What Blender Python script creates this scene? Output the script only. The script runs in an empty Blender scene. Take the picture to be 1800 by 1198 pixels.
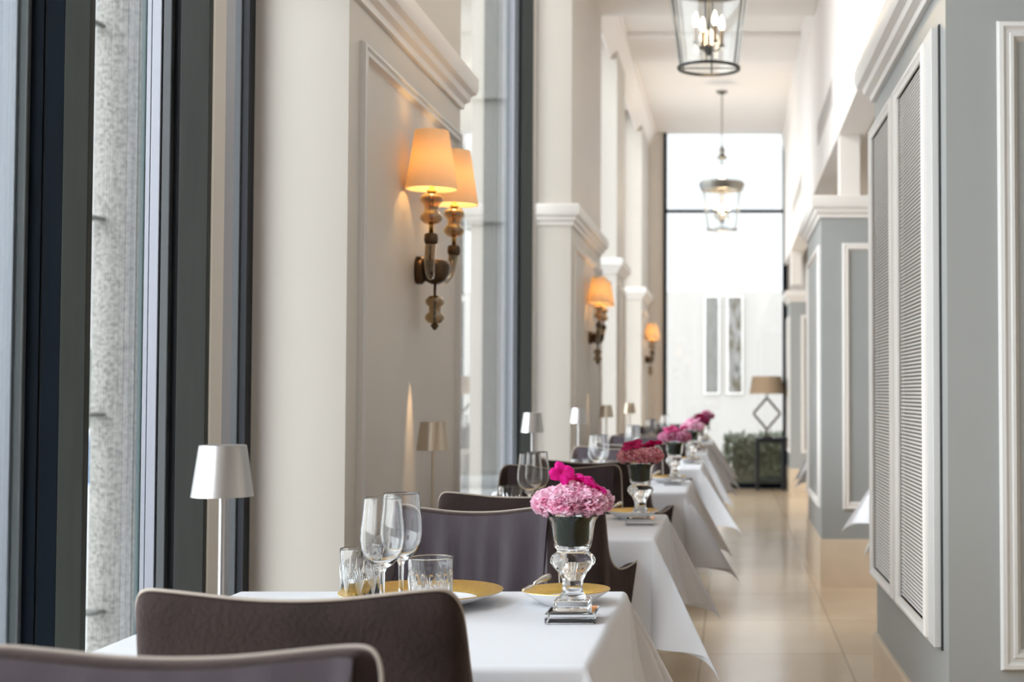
import bpy, bmesh, math, random
from mathutils import Vector, Matrix
random.seed(7)
PI = math.pi
scene = bpy.context.scene
COL = scene.collection

# ------------------------------------------------------------------ camera
F = 2500.0; VX, VY = 1285.0, 690.0
TILT = math.atan((VY - 599.0) / F)
EYE = 1.135
cam_d = bpy.data.cameras.new('camera'); cam = bpy.data.objects.new('camera', cam_d); COL.objects.link(cam)
cam.location = (0, 0, EYE); cam.rotation_euler = (PI/2 + TILT, 0, 0)
cam_d.sensor_width = 36; cam_d.lens = F / 1800 * 36
cam_d.shift_x = -(VX - 900) / 1800
cam_d.clip_end = 300; cam_d.clip_start = 0.05
cam_d.dof.use_dof = True; cam_d.dof.focus_distance = 2.75; cam_d.dof.aperture_fstop = 5.0
scene.camera = cam

def at(px, py, Y):
    ct, st = math.cos(TILT), math.sin(TILT)
    a, b = (px - VX) / F, (599.0 - py) / F
    d = Vector((a, ct - b*st, st + b*ct))
    d *= Y / d.y
    return Vector((d.x, d.y, d.z + EYE))

# ------------------------------------------------------------------ materials
MATS = {}
def new_mat(name):
    m = bpy.data.materials.new(name); m.use_nodes = True
    nt = m.node_tree
    return m, nt, nt.nodes['Principled BSDF'], nt.nodes['Material Output']
def pmat(name, col, rough=0.5, metal=0.0, spec=0.5, sheen=0.0, sheen_tint=None, noise=0.0, nscale=8.0, bump=0.0, bscale=60.0, trans=0.0, ior=1.45, stretch=None):
    m, nt, p, out = new_mat(name)
    p.inputs['Base Color'].default_value = (*col, 1)
    p.inputs['Roughness'].default_value = rough
    p.inputs['Metallic'].default_value = metal
    p.inputs['Specular IOR Level'].default_value = spec
    p.inputs['IOR'].default_value = ior
    p.inputs['Transmission Weight'].default_value = trans
    if sheen:
        p.inputs['Sheen Weight'].default_value = sheen
        p.inputs['Sheen Roughness'].default_value = 0.45
        if sheen_tint: p.inputs['Sheen Tint'].default_value = (*sheen_tint, 1)
    if noise or bump:
        tc = nt.nodes.new('ShaderNodeTexCoord'); src = tc.outputs['Object']
        if stretch:
            mp = nt.nodes.new('ShaderNodeMapping'); mp.inputs['Scale'].default_value = stretch
            nt.links.new(src, mp.inputs['Vector']); src = mp.outputs['Vector']
    if noise:
        n = nt.nodes.new('ShaderNodeTexNoise'); n.inputs['Scale'].default_value = nscale; n.inputs['Detail'].default_value = 5
        nt.links.new(src, n.inputs['Vector'])
        mx = nt.nodes.new('ShaderNodeMix'); mx.data_type = 'RGBA'
        mx.inputs['A'].default_value = (*[c*(1-noise) for c in col], 1)
        mx.inputs['B'].default_value = (*[min(1, c*(1+noise)) for c in col], 1)
        nt.links.new(n.outputs['Fac'], mx.inputs['Factor']); nt.links.new(mx.outputs['Result'], p.inputs['Base Color'])
    if bump:
        n2 = nt.nodes.new('ShaderNodeTexNoise'); n2.inputs['Scale'].default_value = bscale; n2.inputs['Detail'].default_value = 4
        nt.links.new(src, n2.inputs['Vector'])
        b = nt.nodes.new('ShaderNodeBump'); b.inputs['Strength'].default_value = bump; b.inputs['Distance'].default_value = 0.01
        nt.links.new(n2.outputs['Fac'], b.inputs['Height']); nt.links.new(b.outputs['Normal'], p.inputs['Normal'])
    MATS[name] = m
    return m
def thin_glass(name, tint=(1,1,1), rough=0.0, base=0.03, edge=0.75, edge_tint=(1,1,1), power=4.0):
    """thin clear glass: transparent, glossier at grazing angles"""
    m, nt, p, out = new_mat(name); nt.nodes.remove(p)
    tr = nt.nodes.new('ShaderNodeBsdfTransparent'); tr.inputs['Color'].default_value = (*tint, 1)
    gl = nt.nodes.new('ShaderNodeBsdfGlossy'); gl.inputs['Roughness'].default_value = rough; gl.inputs['Color'].default_value = (*edge_tint, 1)
    lw = nt.nodes.new('ShaderNodeLayerWeight'); lw.inputs['Blend'].default_value = 0.5
    pw = nt.nodes.new('ShaderNodeMath'); pw.operation = 'POWER'; pw.inputs[1].default_value = power
    mr = nt.nodes.new('ShaderNodeMapRange'); mr.inputs['To Min'].default_value = base; mr.inputs['To Max'].default_value = edge
    nt.links.new(lw.outputs['Facing'], pw.inputs[0]); nt.links.new(pw.outputs[0], mr.inputs['Value'])
    mx = nt.nodes.new('ShaderNodeMixShader')
    nt.links.new(mr.outputs['Result'], mx.inputs[0]); nt.links.new(tr.outputs[0], mx.inputs[1]); nt.links.new(gl.outputs[0], mx.inputs[2])
    nt.links.new(mx.outputs[0], out.inputs['Surface'])
    MATS[name] = m; return m
def emit_mat(name, col, strength):
    m, nt, p, out = new_mat(name)
    p.inputs['Base Color'].default_value = (*col, 1)
    p.inputs['Emission Color'].default_value = (*col, 1); p.inputs['Emission Strength'].default_value = strength
    MATS[name] = m; return m

WALL = pmat('wall_paint', (0.595, 0.548, 0.492), 0.55, noise=0.03, nscale=3)
CREAM = pmat('cream_paint', (0.76, 0.715, 0.675), 0.45, noise=0.02, nscale=3)
CEIL = pmat('ceiling_paint', (0.90, 0.85, 0.81), 0.6, noise=0.02, nscale=2)
GREY = pmat('grey_paint', (0.315, 0.322, 0.314), 0.4, noise=0.04, nscale=4)
GREYTRIM = pmat('pale_grey_trim', (0.60, 0.585, 0.565), 0.4, noise=0.02, nscale=4)
SHADOWGAP = pmat('gap_shade', (0.02, 0.02, 0.022), 0.7)
STONEBASE = pmat('stone_plinth', (0.60, 0.475, 0.345), 0.35, noise=0.12, nscale=6)
FRAME_DARK = pmat('frame_dark', (0.004, 0.007, 0.012), 0.6, spec=.08, noise=0.2, nscale=5)
FRAME_OLIVE = pmat('frame_olive', (0.030, 0.031, 0.027), 0.6, spec=.2, noise=0.25, nscale=9, stretch=(6, 6, .5))
FRAME_SLATE = pmat('frame_slate', (0.085, 0.09, 0.095), 0.5, metal=.2)
GLASSEDGE = pmat('glass_edge', (0.035, 0.07, 0.068), 0.3)
FRAME_ALU = pmat('frame_aluminium', (0.30, 0.305, 0.345), 0.35, metal=.35)
FRAME_CREAM = pmat('frame_cream', (0.66, 0.63, 0.56), 0.45)
GASKET = pmat('gasket', (0.008, 0.01, 0.014), 0.6)
WINGLASS = thin_glass('window_glass', (0.97, 0.99, 0.98), 0.0, 0.04, 0.95, power=2.6)
VELVET = pmat('brown_velvet', (0.034, 0.0235, 0.0215), 0.85, spec=.15, sheen=0.30, sheen_tint=(.58,.44,.41), noise=.7, nscale=9, bump=.25, bscale=140)
VELVETIN = pmat('purple_velvet', (0.068, 0.054, 0.063), 0.8, spec=.2, sheen=0.5, sheen_tint=(.78,.70,.78), noise=.25, nscale=6, bump=.12, bscale=90, stretch=(4, 4, .6))
PIPING = pmat('piping', (0.40, 0.34, 0.29), 0.6)
DARKWOOD = pmat('dark_wood', (0.030, 0.018, 0.012), 0.35, noise=.3, nscale=12, stretch=(8, 8, .6))
LINEN = pmat('white_linen', (0.68, 0.675, 0.695), 0.75, spec=.2, bump=.05, bscale=400)
LAMPMETAL = pmat('lamp_metal', (0.50, 0.485, 0.48), 0.33, metal=0.9, noise=.04, nscale=20)
LAMPLITWARM = pmat('lamp_metal_lit_warm', (0.55, 0.46, 0.36), 0.30, metal=0.85, noise=.04, nscale=20)  # lamp metal with shadow and warm wall reflection put into its colour
PORCELAIN = pmat('porcelain', (0.85, 0.85, 0.86), 0.15)
GOLD = pmat('gold_glaze', (0.62, 0.40, 0.10), 0.35, metal=0.75, noise=.25, nscale=120, bump=.15, bscale=300)
SILVER = pmat('silver', (0.72, 0.68, 0.62), 0.2, metal=1.0)
CRYSTAL = pmat('crystal', (0.98, 0.985, 0.985), 0.01, trans=1.0, ior=1.36)
CLEARGLASS = pmat('clear_glass', (0.99, 0.99, 0.99), 0.0, trans=1.0, ior=1.45)
STEMGLASS = thin_glass('stem_glass', (0.955, 0.96, 0.965), 0.01, 0.035, 1.0, power=3.2)
TUMBLER = thin_glass('cut_glass', (0.93, 0.94, 0.95), 0.04, 0.06, 0.95, power=3.0)
CUTLINE = thin_glass('cut_line', (0.9, 0.9, 0.9), 0.25, 0.35, 0.95, power=1.5)
LEAF = pmat('leaf_green', (0.045, 0.20, 0.012), 0.7, spec=.05, noise=.5, nscale=30, stretch=(3, 3, .6))
SHADEFAB = None
BRASS = pmat('brass', (0.60, 0.36, 0.10), 0.22, metal=1.0)
BRONZE = pmat('bronze_dark', (0.085, 0.055, 0.032), 0.28, metal=.9)
SMOKEGLASS = thin_glass('smoked_glass', (0.52, 0.40, 0.24), 0.02, 0.12, 0.95, (1, .93, .80), power=2.5)
IRON = pmat('iron_dark', (0.035, 0.034, 0.032), 0.4, metal=.7)
NICKEL = pmat('aged_nickel', (0.24, 0.225, 0.20), 0.35, metal=.85)
LANTGLASS = thin_glass('lantern_glass', (0.93, 0.955, 0.96), 0.0, 0.05, 0.55)
BLACKWOOD = pmat('black_lacquer', (0.008, 0.009, 0.012), 0.3)
LINENTAN = pmat('tan_linen', (0.36, 0.255, 0.165), 0.8)
CONCRETE, nt, p, out = new_mat('speckled_concrete')
tc = nt.nodes.new('ShaderNodeTexCoord')
n1 = nt.nodes.new('ShaderNodeTexNoise'); n1.inputs['Scale'].default_value = 55; n1.inputs['Detail'].default_value = 8; n1.inputs['Roughness'].default_value = .8
cr = nt.nodes.new('ShaderNodeValToRGB'); cr.color_ramp.elements[0].position = .36; cr.color_ramp.elements[0].color = (.045,.045,.04,1)
cr.color_ramp.elements[1].position = .56; cr.color_ramp.elements[1].color = (.36,.34,.31,1)
nt.links.new(tc.outputs['Object'], n1.inputs['Vector']); nt.links.new(n1.outputs['Fac'], cr.inputs['Fac']); nt.links.new(cr.outputs['Color'], p.inputs['Base Color'])
p.inputs['Roughness'].default_value = .8

# fabric lamp shade lit from inside
SHADEFAB, nt, p, out = new_mat('cream_shade_fabric'); nt.nodes.remove(p)
df = nt.nodes.new('ShaderNodeBsdfDiffuse'); df.inputs['Color'].default_value = (.86,.75,.56,1)
tl = nt.nodes.new('ShaderNodeBsdfTranslucent'); tl.inputs['Color'].default_value = (.92,.72,.36,1)
mx = nt.nodes.new('ShaderNodeMixShader'); mx.inputs[0].default_value = .32
nt.links.new(df.outputs[0], mx.inputs[1]); nt.links.new(tl.outputs[0], mx.inputs[2]); nt.links.new(mx.outputs[0], out.inputs['Surface'])

# stone floor
FLOOR, nt, p, out = new_mat('cream_stone_floor')
tc = nt.nodes.new('ShaderNodeTexCoord')
br = nt.nodes.new('ShaderNodeTexBrick'); br.offset = 0.0; br.inputs['Scale'].default_value = 1.0
br.inputs['Brick Width'].default_value = .62; br.inputs['Row Height'].default_value = .92; br.inputs['Mortar Size'].default_value = .004
br.inputs['Color1'].default_value = (.70,.545,.385,1); br.inputs['Color2'].default_value = (.64,.48,.325,1); br.inputs['Mortar'].default_value = (.40,.31,.22,1)
mp = nt.nodes.new('ShaderNodeMapping'); mp.inputs['Location'].default_value = (.13, .2, 0)
nt.links.new(tc.outputs['Object'], mp.inputs['Vector']); nt.links.new(mp.outputs['Vector'], br.inputs['Vector'])
n1 = nt.nodes.new('ShaderNodeTexNoise'); n1.inputs['Scale'].default_value = 2.2; n1.inputs['Detail'].default_value = 6
nt.links.new(tc.outputs['Object'], n1.inputs['Vector'])
mx = nt.nodes.new('ShaderNodeMix'); mx.data_type = 'RGBA'; mx.blend_type = 'MULTIPLY'; mx.inputs['Factor'].default_value = .35
cr = nt.nodes.new('ShaderNodeValToRGB'); cr.color_ramp.elements[0].position = .3; cr.color_ramp.elements[0].color = (.72,.62,.5,1); cr.color_ramp.elements[1].position = .7
nt.links.new(n1.outputs['Fac'], cr.inputs['Fac']); nt.links.new(br.outputs['Color'], mx.inputs['A']); nt.links.new(cr.outputs['Color'], mx.inputs['B'])
nt.links.new(mx.outputs['Result'], p.inputs['Base Color']); p.inputs['Roughness'].default_value = .16; p.inputs['Specular IOR Level'].default_value = .6

def petal_mat(name, c1, c2):
    m, nt, p, out = new_mat(name)
    tc = nt.nodes.new('ShaderNodeTexCoord'); n = nt.nodes.new('ShaderNodeTexNoise'); n.inputs['Scale'].default_value = 70; n.inputs['Detail'].default_value = 2
    cr = nt.nodes.new('ShaderNodeValToRGB'); cr.color_ramp.elements[0].position = .35; cr.color_ramp.elements[0].color = (*c1,1)
    cr.color_ramp.elements[1].position = .62; cr.color_ramp.elements[1].color = (*c2,1)
    nt.links.new(tc.outputs['Object'], n.inputs['Vector']); nt.links.new(n.outputs['Fac'], cr.inputs['Fac']); nt.links.new(cr.outputs['Color'], p.inputs['Base Color'])
    p.inputs['Roughness'].default_value = .6; p.inputs['Specular IOR Level'].default_value = .2
    tl = nt.nodes.new('ShaderNodeBsdfTranslucent'); nt.links.new(cr.outputs['Color'], tl.inputs['Color'])
    mx = nt.nodes.new('ShaderNodeMixShader'); mx.inputs[0].default_value = .48
    nt.links.new(p.outputs[0], mx.inputs[1]); nt.links.new(tl.outputs[0], mx.inputs[2]); nt.links.new(mx.outputs[0], out.inputs['Surface'])
    return m
PINK = petal_mat('pale_pink_petal', (.95,.48,.66), (.98,.78,.87))
SALMON = petal_mat('salmon_petal', (.80,.28,.34), (.93,.58,.60))
ROSE = petal_mat('rose_petal', (.78,.24,.46), (.92,.56,.72))
MAGENTA = petal_mat('magenta_petal', (.62,.005,.20), (.80,.02,.34))
CRIMSON = petal_mat('crimson_petal', (.36,.004,.07), (.52,.01,.12))
DEEPPINK = petal_mat('deep_pink_petal', (.55,.03,.18), (.75,.14,.34))

def art_mat(name, cols, seed):
    m, nt, p, out = new_mat(name)
    tc = nt.nodes.new('ShaderNodeTexCoord'); mp = nt.nodes.new('ShaderNodeMapping'); mp.inputs['Scale'].default_value = (9, 1, 2.2); mp.inputs['Location'].default_value = (seed, 0, seed)
    n = nt.nodes.new('ShaderNodeTexNoise'); n.inputs['Scale'].default_value = 1.3; n.inputs['Detail'].default_value = 4
    cr = nt.nodes.new('ShaderNodeValToRGB')
    cr.color_ramp.elements[0].position = .3; cr.color_ramp.elements[0].color = (*cols[0],1)
    cr.color_ramp.elements[1].position = .7; cr.color_ramp.elements[1].color = (*cols[-1],1)
    for i, c in enumerate(cols[1:-1]):
        e = cr.color_ramp.elements.new(.3 + .4*(i+1)/(len(cols)-1)); e.color = (*c,1)
    nt.links.new(tc.outputs['Object'], mp.inputs['Vector']); nt.links.new(mp.outputs['Vector'], n.inputs['Vector'])
    nt.links.new(n.outputs['Fac'], cr.inputs['Fac']); nt.links.new(cr.outputs['Color'], p.inputs['Base Color'])
    p.inputs['Roughness'].default_value = .5
    return m

# ------------------------------------------------------------------ mesh helpers
class MB:
    def __init__(s): s.bm = bmesh.new()
    def face(s, vs):
        try: return s.bm.faces.new(vs)
        except ValueError: return None
    def box(s, x0, x1, y0, y1, z0, z1, bev=0.0, seg=2):
        b = bmesh.new()
        vs = [b.verts.new(c) for c in ((x0,y0,z0),(x1,y0,z0),(x1,y1,z0),(x0,y1,z0),(x0,y0,z1),(x1,y0,z1),(x1,y1,z1),(x0,y1,z1))]
        for q in ((3,2,1,0),(4,5,6,7),(0,1,5,4),(1,2,6,5),(2,3,7,6),(3,0,4,7)): b.faces.new([vs[i] for i in q])
        if bev: bmesh.ops.bevel(b, geom=b.edges[:], offset=bev, segments=seg, profile=.5, affect='EDGES')
        s.merge(b); return s
    def merge(s, b, mat=None):
        mp = {}
        for v in b.verts: mp[v] = s.bm.verts.new(mat @ v.co if mat else v.co)
        for f in b.faces:
            nf = s.face([mp[v] for v in f.verts])
            if nf: nf.smooth = f.smooth
        b.free()
    def lathe(s, prof, seg=32, c=(0,0,0), mod=None):
        """prof: list of (r, z)"""
        rings = []
        for r, z in prof:
            if r < 1e-5: rings.append([s.bm.verts.new((c[0], c[1], c[2]+z))]); continue
            ring = []
            for k in range(seg):
                a = 2*PI*k/seg; rr = r*(mod(a, z) if mod else 1)
                ring.append(s.bm.verts.new((c[0]+rr*math.cos(a), c[1]+rr*math.sin(a), c[2]+z)))
            rings.append(ring)
        for A, B in zip(rings, rings[1:]):
            if len(A) == 1 and len(B) == 1: continue
            for k in range(seg):
                k2 = (k+1) % seg
                if len(A) == 1: s.face([A[0], B[k2], B[k]])
                elif len(B) == 1: s.face([A[k], A[k2], B[0]])
                else: s.face([A[k], A[k2], B[k2], B[k]])
        return s
    def tube(s, pts, r, seg=8, cap=True, radii=None, closed=False):
        pts = [Vector(p) for p in pts]; n = len(pts); rings = []
        up = None
        for i, p in enumerate(pts):
            if closed: t = (pts[(i+1) % n] - pts[i-1]).normalized()
            else: t = (pts[min(i+1, n-1)] - pts[max(i-1, 0)]).normalized()
            if up is None:
                up = Vector((0,0,1)) if abs(t.z) < .9 else Vector((1,0,0))
            a = t.cross(up)
            if a.length < 1e-6: a = t.orthogonal()
            a.normalize(); b = a.cross(t).normalized(); up = b
            rr = radii[i] if radii else r
            rings.append([s.bm.verts.new(p + (a*math.cos(2*PI*k/seg) + b*math.sin(2*PI*k/seg))*rr) for k in range(seg)])
        for i in range(n if closed else n-1):
            A, B = rings[i], rings[(i+1) % n]
            for k in range(seg): s.face([A[k], A[(k+1) % seg], B[(k+1) % seg], B[k]])
        if cap and not closed: s.face(rings[0][::-1]); s.face(rings[-1])
        return s
    def grid(s, fn, nu, nv):
        V = [[s.bm.verts.new(fn(i/nu, j/nv)) for j in range(nv+1)] for i in range(nu+1)]
        for i in range(nu):
            for j in range(nv): s.face([V[i][j], V[i+1][j], V[i+1][j+1], V[i][j+1]])
        return s
    def moldframe(s, o, u, v, n, u0, u1, v0, v1, prof):
        """mitred moulding round a rectangle on plane (o,u,v); prof: (inset, height)"""
        o, u, v, n = map(Vector, (o, u, v, n)); rings = []
        for ins, h in prof:
            rings.append([s.bm.verts.new(o + u*a + v*b + n*h) for a, b in ((u0+ins,v0+ins),(u1-ins,v0+ins),(u1-ins,v1-ins),(u0+ins,v1-ins))])
        for A, B in zip(rings, rings[1:]):
            for k in range(4): s.face([A[k], A[(k+1)%4], B[(k+1)%4], B[k]])
        return s
    def crown(s, xa, xw, y0, y1, sgn, prof, ends=(1,1)):
        """moulding round three sides of a pier whose face is at xw and which runs back to xa; sgn=+1 when the face looks to +x"""
        rings = []
        for o, z in prof:
            rings.append([s.bm.verts.new(c) for c in ((xa, y0-o*ends[0], z), (xw+sgn*o, y0-o*ends[0], z), (xw+sgn*o, y1+o*ends[1], z), (xa, y1+o*ends[1], z))])
        for A, B in zip(rings, rings[1:]):
            for k in range(3): s.face([A[k], A[k+1], B[k+1], B[k]])
        s.face(rings[-1]); s.face(rings[0][::-1])
        return s
    def build(s, name, mat, parent=None, smooth=False, loc=(0,0,0), sub=0, kind=None, autos=None, rot=None):
        bmesh.ops.recalc_face_normals(s.bm, faces=s.bm.faces[:])
        me = bpy.data.meshes.new(name); 
        if smooth:
            for f in s.bm.faces: f.smooth = True
        s.bm.to_mesh(me); s.bm.free()
        if autos is not None:
            for p_ in me.polygons: p_.use_smooth = True
            me.set_sharp_from_angle(angle=math.radians(autos))
        me.materials.append(mat)
        o = bpy.data.objects.new(name, me); COL.objects.link(o); o.location = loc
        if rot: o.rotation_euler = rot
        if parent: o.parent = parent
        if sub:
            md = o.modifiers.new('sub', 'SUBSURF'); md.levels = sub; md.render_levels = sub
        if kind: o['kind'] = kind
        return o

def empty(name, loc=(0,0,0), rotz=0):
    o = bpy.data.objects.new(name, None); COL.objects.link(o); o.location = loc; o.rotation_euler = (0,0,rotz); o.empty_display_size = .05
    return o
def tag(o, label, cat, group=None, kind=None):
    o['label'] = label; o['category'] = cat
    if group: o['group'] = group
    if kind: o['kind'] = kind
    return o
def thing(name, label, cat, loc=(0,0,0), rotz=0, group=None):
    return tag(empty(name, loc, rotz), label, cat, group)
def copy_tree(o, parent=None, swap=None):
    c = o.copy(); COL.objects.link(c)
    if parent is not None: c.parent = parent
    if swap and c.type == 'MESH' and c.data.materials and c.data.materials[0] in swap:
        c.data = c.data.copy(); c.data.materials[0] = swap[o.data.materials[0]]
    for ch in list(o.children): copy_tree(ch, c, swap)
    return c
def place(proto, first, name, label, cat, loc, rotz=0, group=None, swap=None):
    o = proto if first else copy_tree(proto, None, swap)
    o.location = loc; o.rotation_euler = (0, 0, rotz)
    tag(o, label, cat, group)
    return o
def smoothstep(a, b, x):
    t = max(0, min(1, (x-a)/(b-a))); return t*t*(3-2*t)

# ------------------------------------------------------------------ the setting
XW = -0.984      # room face of the piers on the window side
XG = -1.23       # window plane
XR = 0.53        # room face of piers on the right
XH = 0.635       # header wall on the right
ZC = 4.25; YE = 17.0
fl = MB(); fl.box(-1.26, 2.4, -2.6, YE+.35, -.1, 0); fl.build('floor', FLOOR, kind='structure')
ce = MB(); ce.box(-1.26, 2.4, -2.6, YE+.05, ZC, ZC+.15); ce.build('ceiling', CEIL, kind='structure')
def beam(n, y0, y1, z):
    b = MB(); b.box(-1.23, XH, y0, y1, z, ZC, .012); b.build('beam_%d' % n, CEIL, kind='structure', autos=30)
beam(1, 8.75, 10.68, 3.985)
beam(2, 12.2, 13.1, 4.205)
# ceiling cornice on both sides
for i, (xa, sg) in enumerate(((-1.05, 1), (XH, -1))):
    m = MB(); prof = [(0,4.02),(.015,4.02),(.02,4.05),(.05,4.07),(.085,4.12),(.12,4.18),(.13,4.2),(.15,4.205),(.15,ZC)]
    rows = [[m.bm.verts.new((xa+sg*o*(1 if sg > 0 else .2), y, z)) for o, z in prof] for y in (10.68, YE)]
    for k in range(len(prof)-1): m.face([rows[0][k], rows[0][k+1], rows[1][k+1], rows[1][k]])
    m.build('cornice_%s' % ('left' if sg > 0 else 'right'), CEIL, kind='structure', autos=35)

CROWN = [(0,2.165),(.012,2.165),(.014,2.185),(.03,2.195),(.034,2.215),(.05,2.225),(.056,2.245),(.056,2.285),(.05,2.292),(0,2.295)]
MOLD = [(0,0),(0,.006),(.004,.016),(.012,.018),(.018,.012),(.024,.012),(.027,.016),(.033,.016),(.037,.006),(.042,0)]
def pier_left(n, y0, y1, panel=True):
    m = MB(); m.box(XG-.02, XW, y0, y1, 0, ZC)
    o = m.build('pillar_left_%d' % (n+1), WALL, kind='structure')
    c = MB(); c.crown(XG, XW, y0, y1, 1, CROWN); c.build('crown_molding', CREAM, o, autos=35)
    b = MB(); b.crown(XG, XW, y0, y1, 1, [(0,0),(.012,0),(.012,.262),(.006,.27),(0,.27)]); b.build('plinth', STONEBASE, o, autos=35)
    if panel:
        p = MB(); p.moldframe((XW,0,0),(0,1,0),(0,0,1),(1,0,0), y0+.105, y1-.035, .42, 2.068, MOLD); p.build('panel_molding', CREAM if n > 1 else GREYTRIM, o, autos=35)
    return o
pier_left(0, -1.6, .35, False)  # unseen pier, added to shade the near end of the room
pier_left(1, 3.634, 5.136)
pier_left(2, 8.72, 10.70)
pier_left(3, 12.2, 13.1)
pier_left(4, 15.6, YE)

# --- windows of the left side: floor to ceiling glazing between the piers
def window_bay(n, y0, y1, posts):
    w = empty('window_%d' % n, (XG, y0, 0)); w['kind'] = 'structure'
    L = y1 - y0
    f = MB(); f.box(-.07, .0, 0, L, 0, .06); f.box(-.07, 0, 0, L, ZC-.08, ZC); f.build('window_rail', FRAME_SLATE, w)
    g = MB(); g.box(-.068, -.062, 0, L, .06, ZC-.08); g.build('window_pane', WINGLASS, w)
    for q in posts:
        yy = q - y0     # the post's camera side
        # built up from strips: light sash outside, slate and gasket, olive timber inside, cream and aluminium towards the room
        a = MB(); a.box(-.0695, -.0605, yy+.003, yy+.09, 0, ZC); a.build('window_glass_edge', GLASSEDGE, w)
        a = MB(); a.box(-.0595, -.049, yy+.004, yy+.10, 0, ZC, .001); a.box(-.046, -.026, yy, yy+.10, 0, ZC, .001); a.build('window_sash', FRAME_ALU, w)
        a = MB(); a.box(-.0225, -.004, yy+.002, yy+.12, 0, ZC, .002); a.build('window_stop', FRAME_SLATE, w)
        a = MB(); a.box(-.06, .017, yy+.02, yy+.14, 0, ZC); a.build('window_gasket', GASKET, w)
        a = MB(); a.box(.017, .081, yy, yy+.02, 0, ZC, .0015); a.build('window_post', FRAME_OLIVE, w)
        a = MB(); a.box(.045, .082, yy+.0205, yy+.030, 0, ZC, .001); a.build('window_bead', FRAME_CREAM, w)
        a = MB(); a.box(.045, .080, yy+.0305, yy+.106, 0, ZC, .001); a.build('window_lining', WALL, w)
        a = MB(); a.box(.045, .0795, yy+.1075, yy+.165, 0, ZC, .001); a.build('window_strip', FRAME_ALU, w)
    # slim jamb against the next pier
    a = MB(); a.box(-.032, -.0115, L-.055, L-.004, 0, ZC, .002); a.build('window_jamb', FRAME_SLATE, w)
    a = MB(); a.box(-.0115, .006, L-.05, L-.004, 0, ZC); a.build('window_seal', GASKET, w)
    return w
w1 = window_bay(1, 2.2, 3.634, [3.11])
window_bay(2, 5.136, 8.72, [8.20])
window_bay(3, 10.70, 12.2, [])
window_bay(4, 13.1, 15.6, [])
# near opened leaf of the glazing: dark stile with a light sash
w0 = empty('window_5', (XG, 2.50, 0)); w0['kind'] = 'structure'
Yb = 2.55
def xs(px, Y): return at(px, 690, Y).x
def strip(name, pa, pb, mat, y0, y1, bev=.002):
    m = MB(); m.box(xs(pa, y0)-XG, xs(pb, y0)-XG, y0-2.50, y1-2.50, 0, ZC, bev); return m.build(name, mat, w0)
strip('window_sash', -60, 19, FRAME_ALU, Yb-.012, Yb+.02)
strip('window_stop', 21, 39, FRAME_SLATE, Yb-.006, Yb+.02)
strip('window_gasket', 39, 66, FRAME_DARK, Yb+.004, Yb+.02, 0)
strip('window_groove', 66, 71, GASKET, Yb+.008, Yb+.02, 0)
strip('window_panel', 71, 103, FRAME_DARK, Yb+.003, Yb+.02, 0)
strip('window_post', 103, 149, FRAME_OLIVE, Yb, Yb+.02)
g = MB(); g.box(-.046, -.040, -4.6, .05, .06, ZC-.08); g.build('window_pane', WINGLASS, w0)
f = MB(); f.box(-.07, .0, -4.6, -.3, 0, .06); f.box(-.07, 0, -4.6, -.3, ZC-.08, ZC); f.build('window_rail', FRAME_SLATE, w0)

# --- right side: piers, header wall, alcove wall
def pier_right(n, y0, y1, xface, x1):
    m = MB(); m.box(xface, x1, y0, y1, 0, 2.29)
    o = m.build('pillar_right_%d' % n, GREY, kind='structure')
    c = MB(); c.crown(x1, xface, y0, y1, -1, CROWN); c.build('crown_molding', CREAM, o, autos=35)
    b = MB(); b.crown(x1, xface, y0, y1, -1, [(0,0),(.008,0),(.008,.272),(.004,.28),(0,.28)]); b.build('plinth', STONEBASE, o, autos=35)
    p = MB(); p.moldframe((0,y0,0),(1,0,0),(0,0,1),(0,-1,0), xface+.125, x1-.12, .455, 2.015, MOLD); p.build('front_panel_molding', CREAM, o, autos=35)
    p = MB(); p.moldframe((xface,0,0),(0,1,0),(0,0,1),(-1,0,0), y0+.10, y1-.10, .455, 2.015, MOLD); p.build('side_panel_molding', CREAM, o, autos=35)
    return o
pier_right(2, 8.35, 9.8, XR, 1.36)
pier_right(3, 16.1, YE-.02, .67, 1.5)
h = MB(); h.box(XH, XH+.16, -2.6, YE, 2.66, ZC); h.build('wall_right', CEIL, kind='structure')
for i, y in enumerate((8.35, 15.2)):
    pst = MB(); pst.box(XH+.01, XH+.125, y, y+.2, 2.29, 2.66); pst.build('pillar_post_%d' % (i+1), CREAM, kind='structure')
aw = MB(); aw.box(2.25, 2.4, -2.6, YE+.05, 0, ZC); aw.build('wall_alcove', WALL, kind='structure')
awb = MB(); awb.box(XH+.16, 2.25, 5.6, 16.05, 2.9, 3.0); awb.build('ceiling_alcove', CREAM, kind='structure')
for i, (ya, yb) in enumerate(((8.75, 10.3), (12.6, 14.6))):
    v = thing('air_vent', ['long slotted air vent high in the right wall, nearer the camera', 'long slotted air vent high in the right wall, nearer the glazed end'][i], 'vent', (XH, ya, 2.93), group='air vents in the right wall')
    a = MB(); a.moldframe((0,0,0),(0,1,0),(0,0,1),(-1,0,0), 0, yb-ya, 0, .16, [(0,0),(0,.008),(.012,.008),(.012,.001)]); a.build('frame', CREAM, v)
    a = MB(); a.box(-.002, 0, .012, yb-ya-.012, .012, .148); a.build('backing', NICKEL, v)
    a = MB()
    for k in range(7): a.box(-.007, -.002, .012, yb-ya-.012, .018+k*.019, .027+k*.019)
    a.build('slat', CREAM, v)
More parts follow.
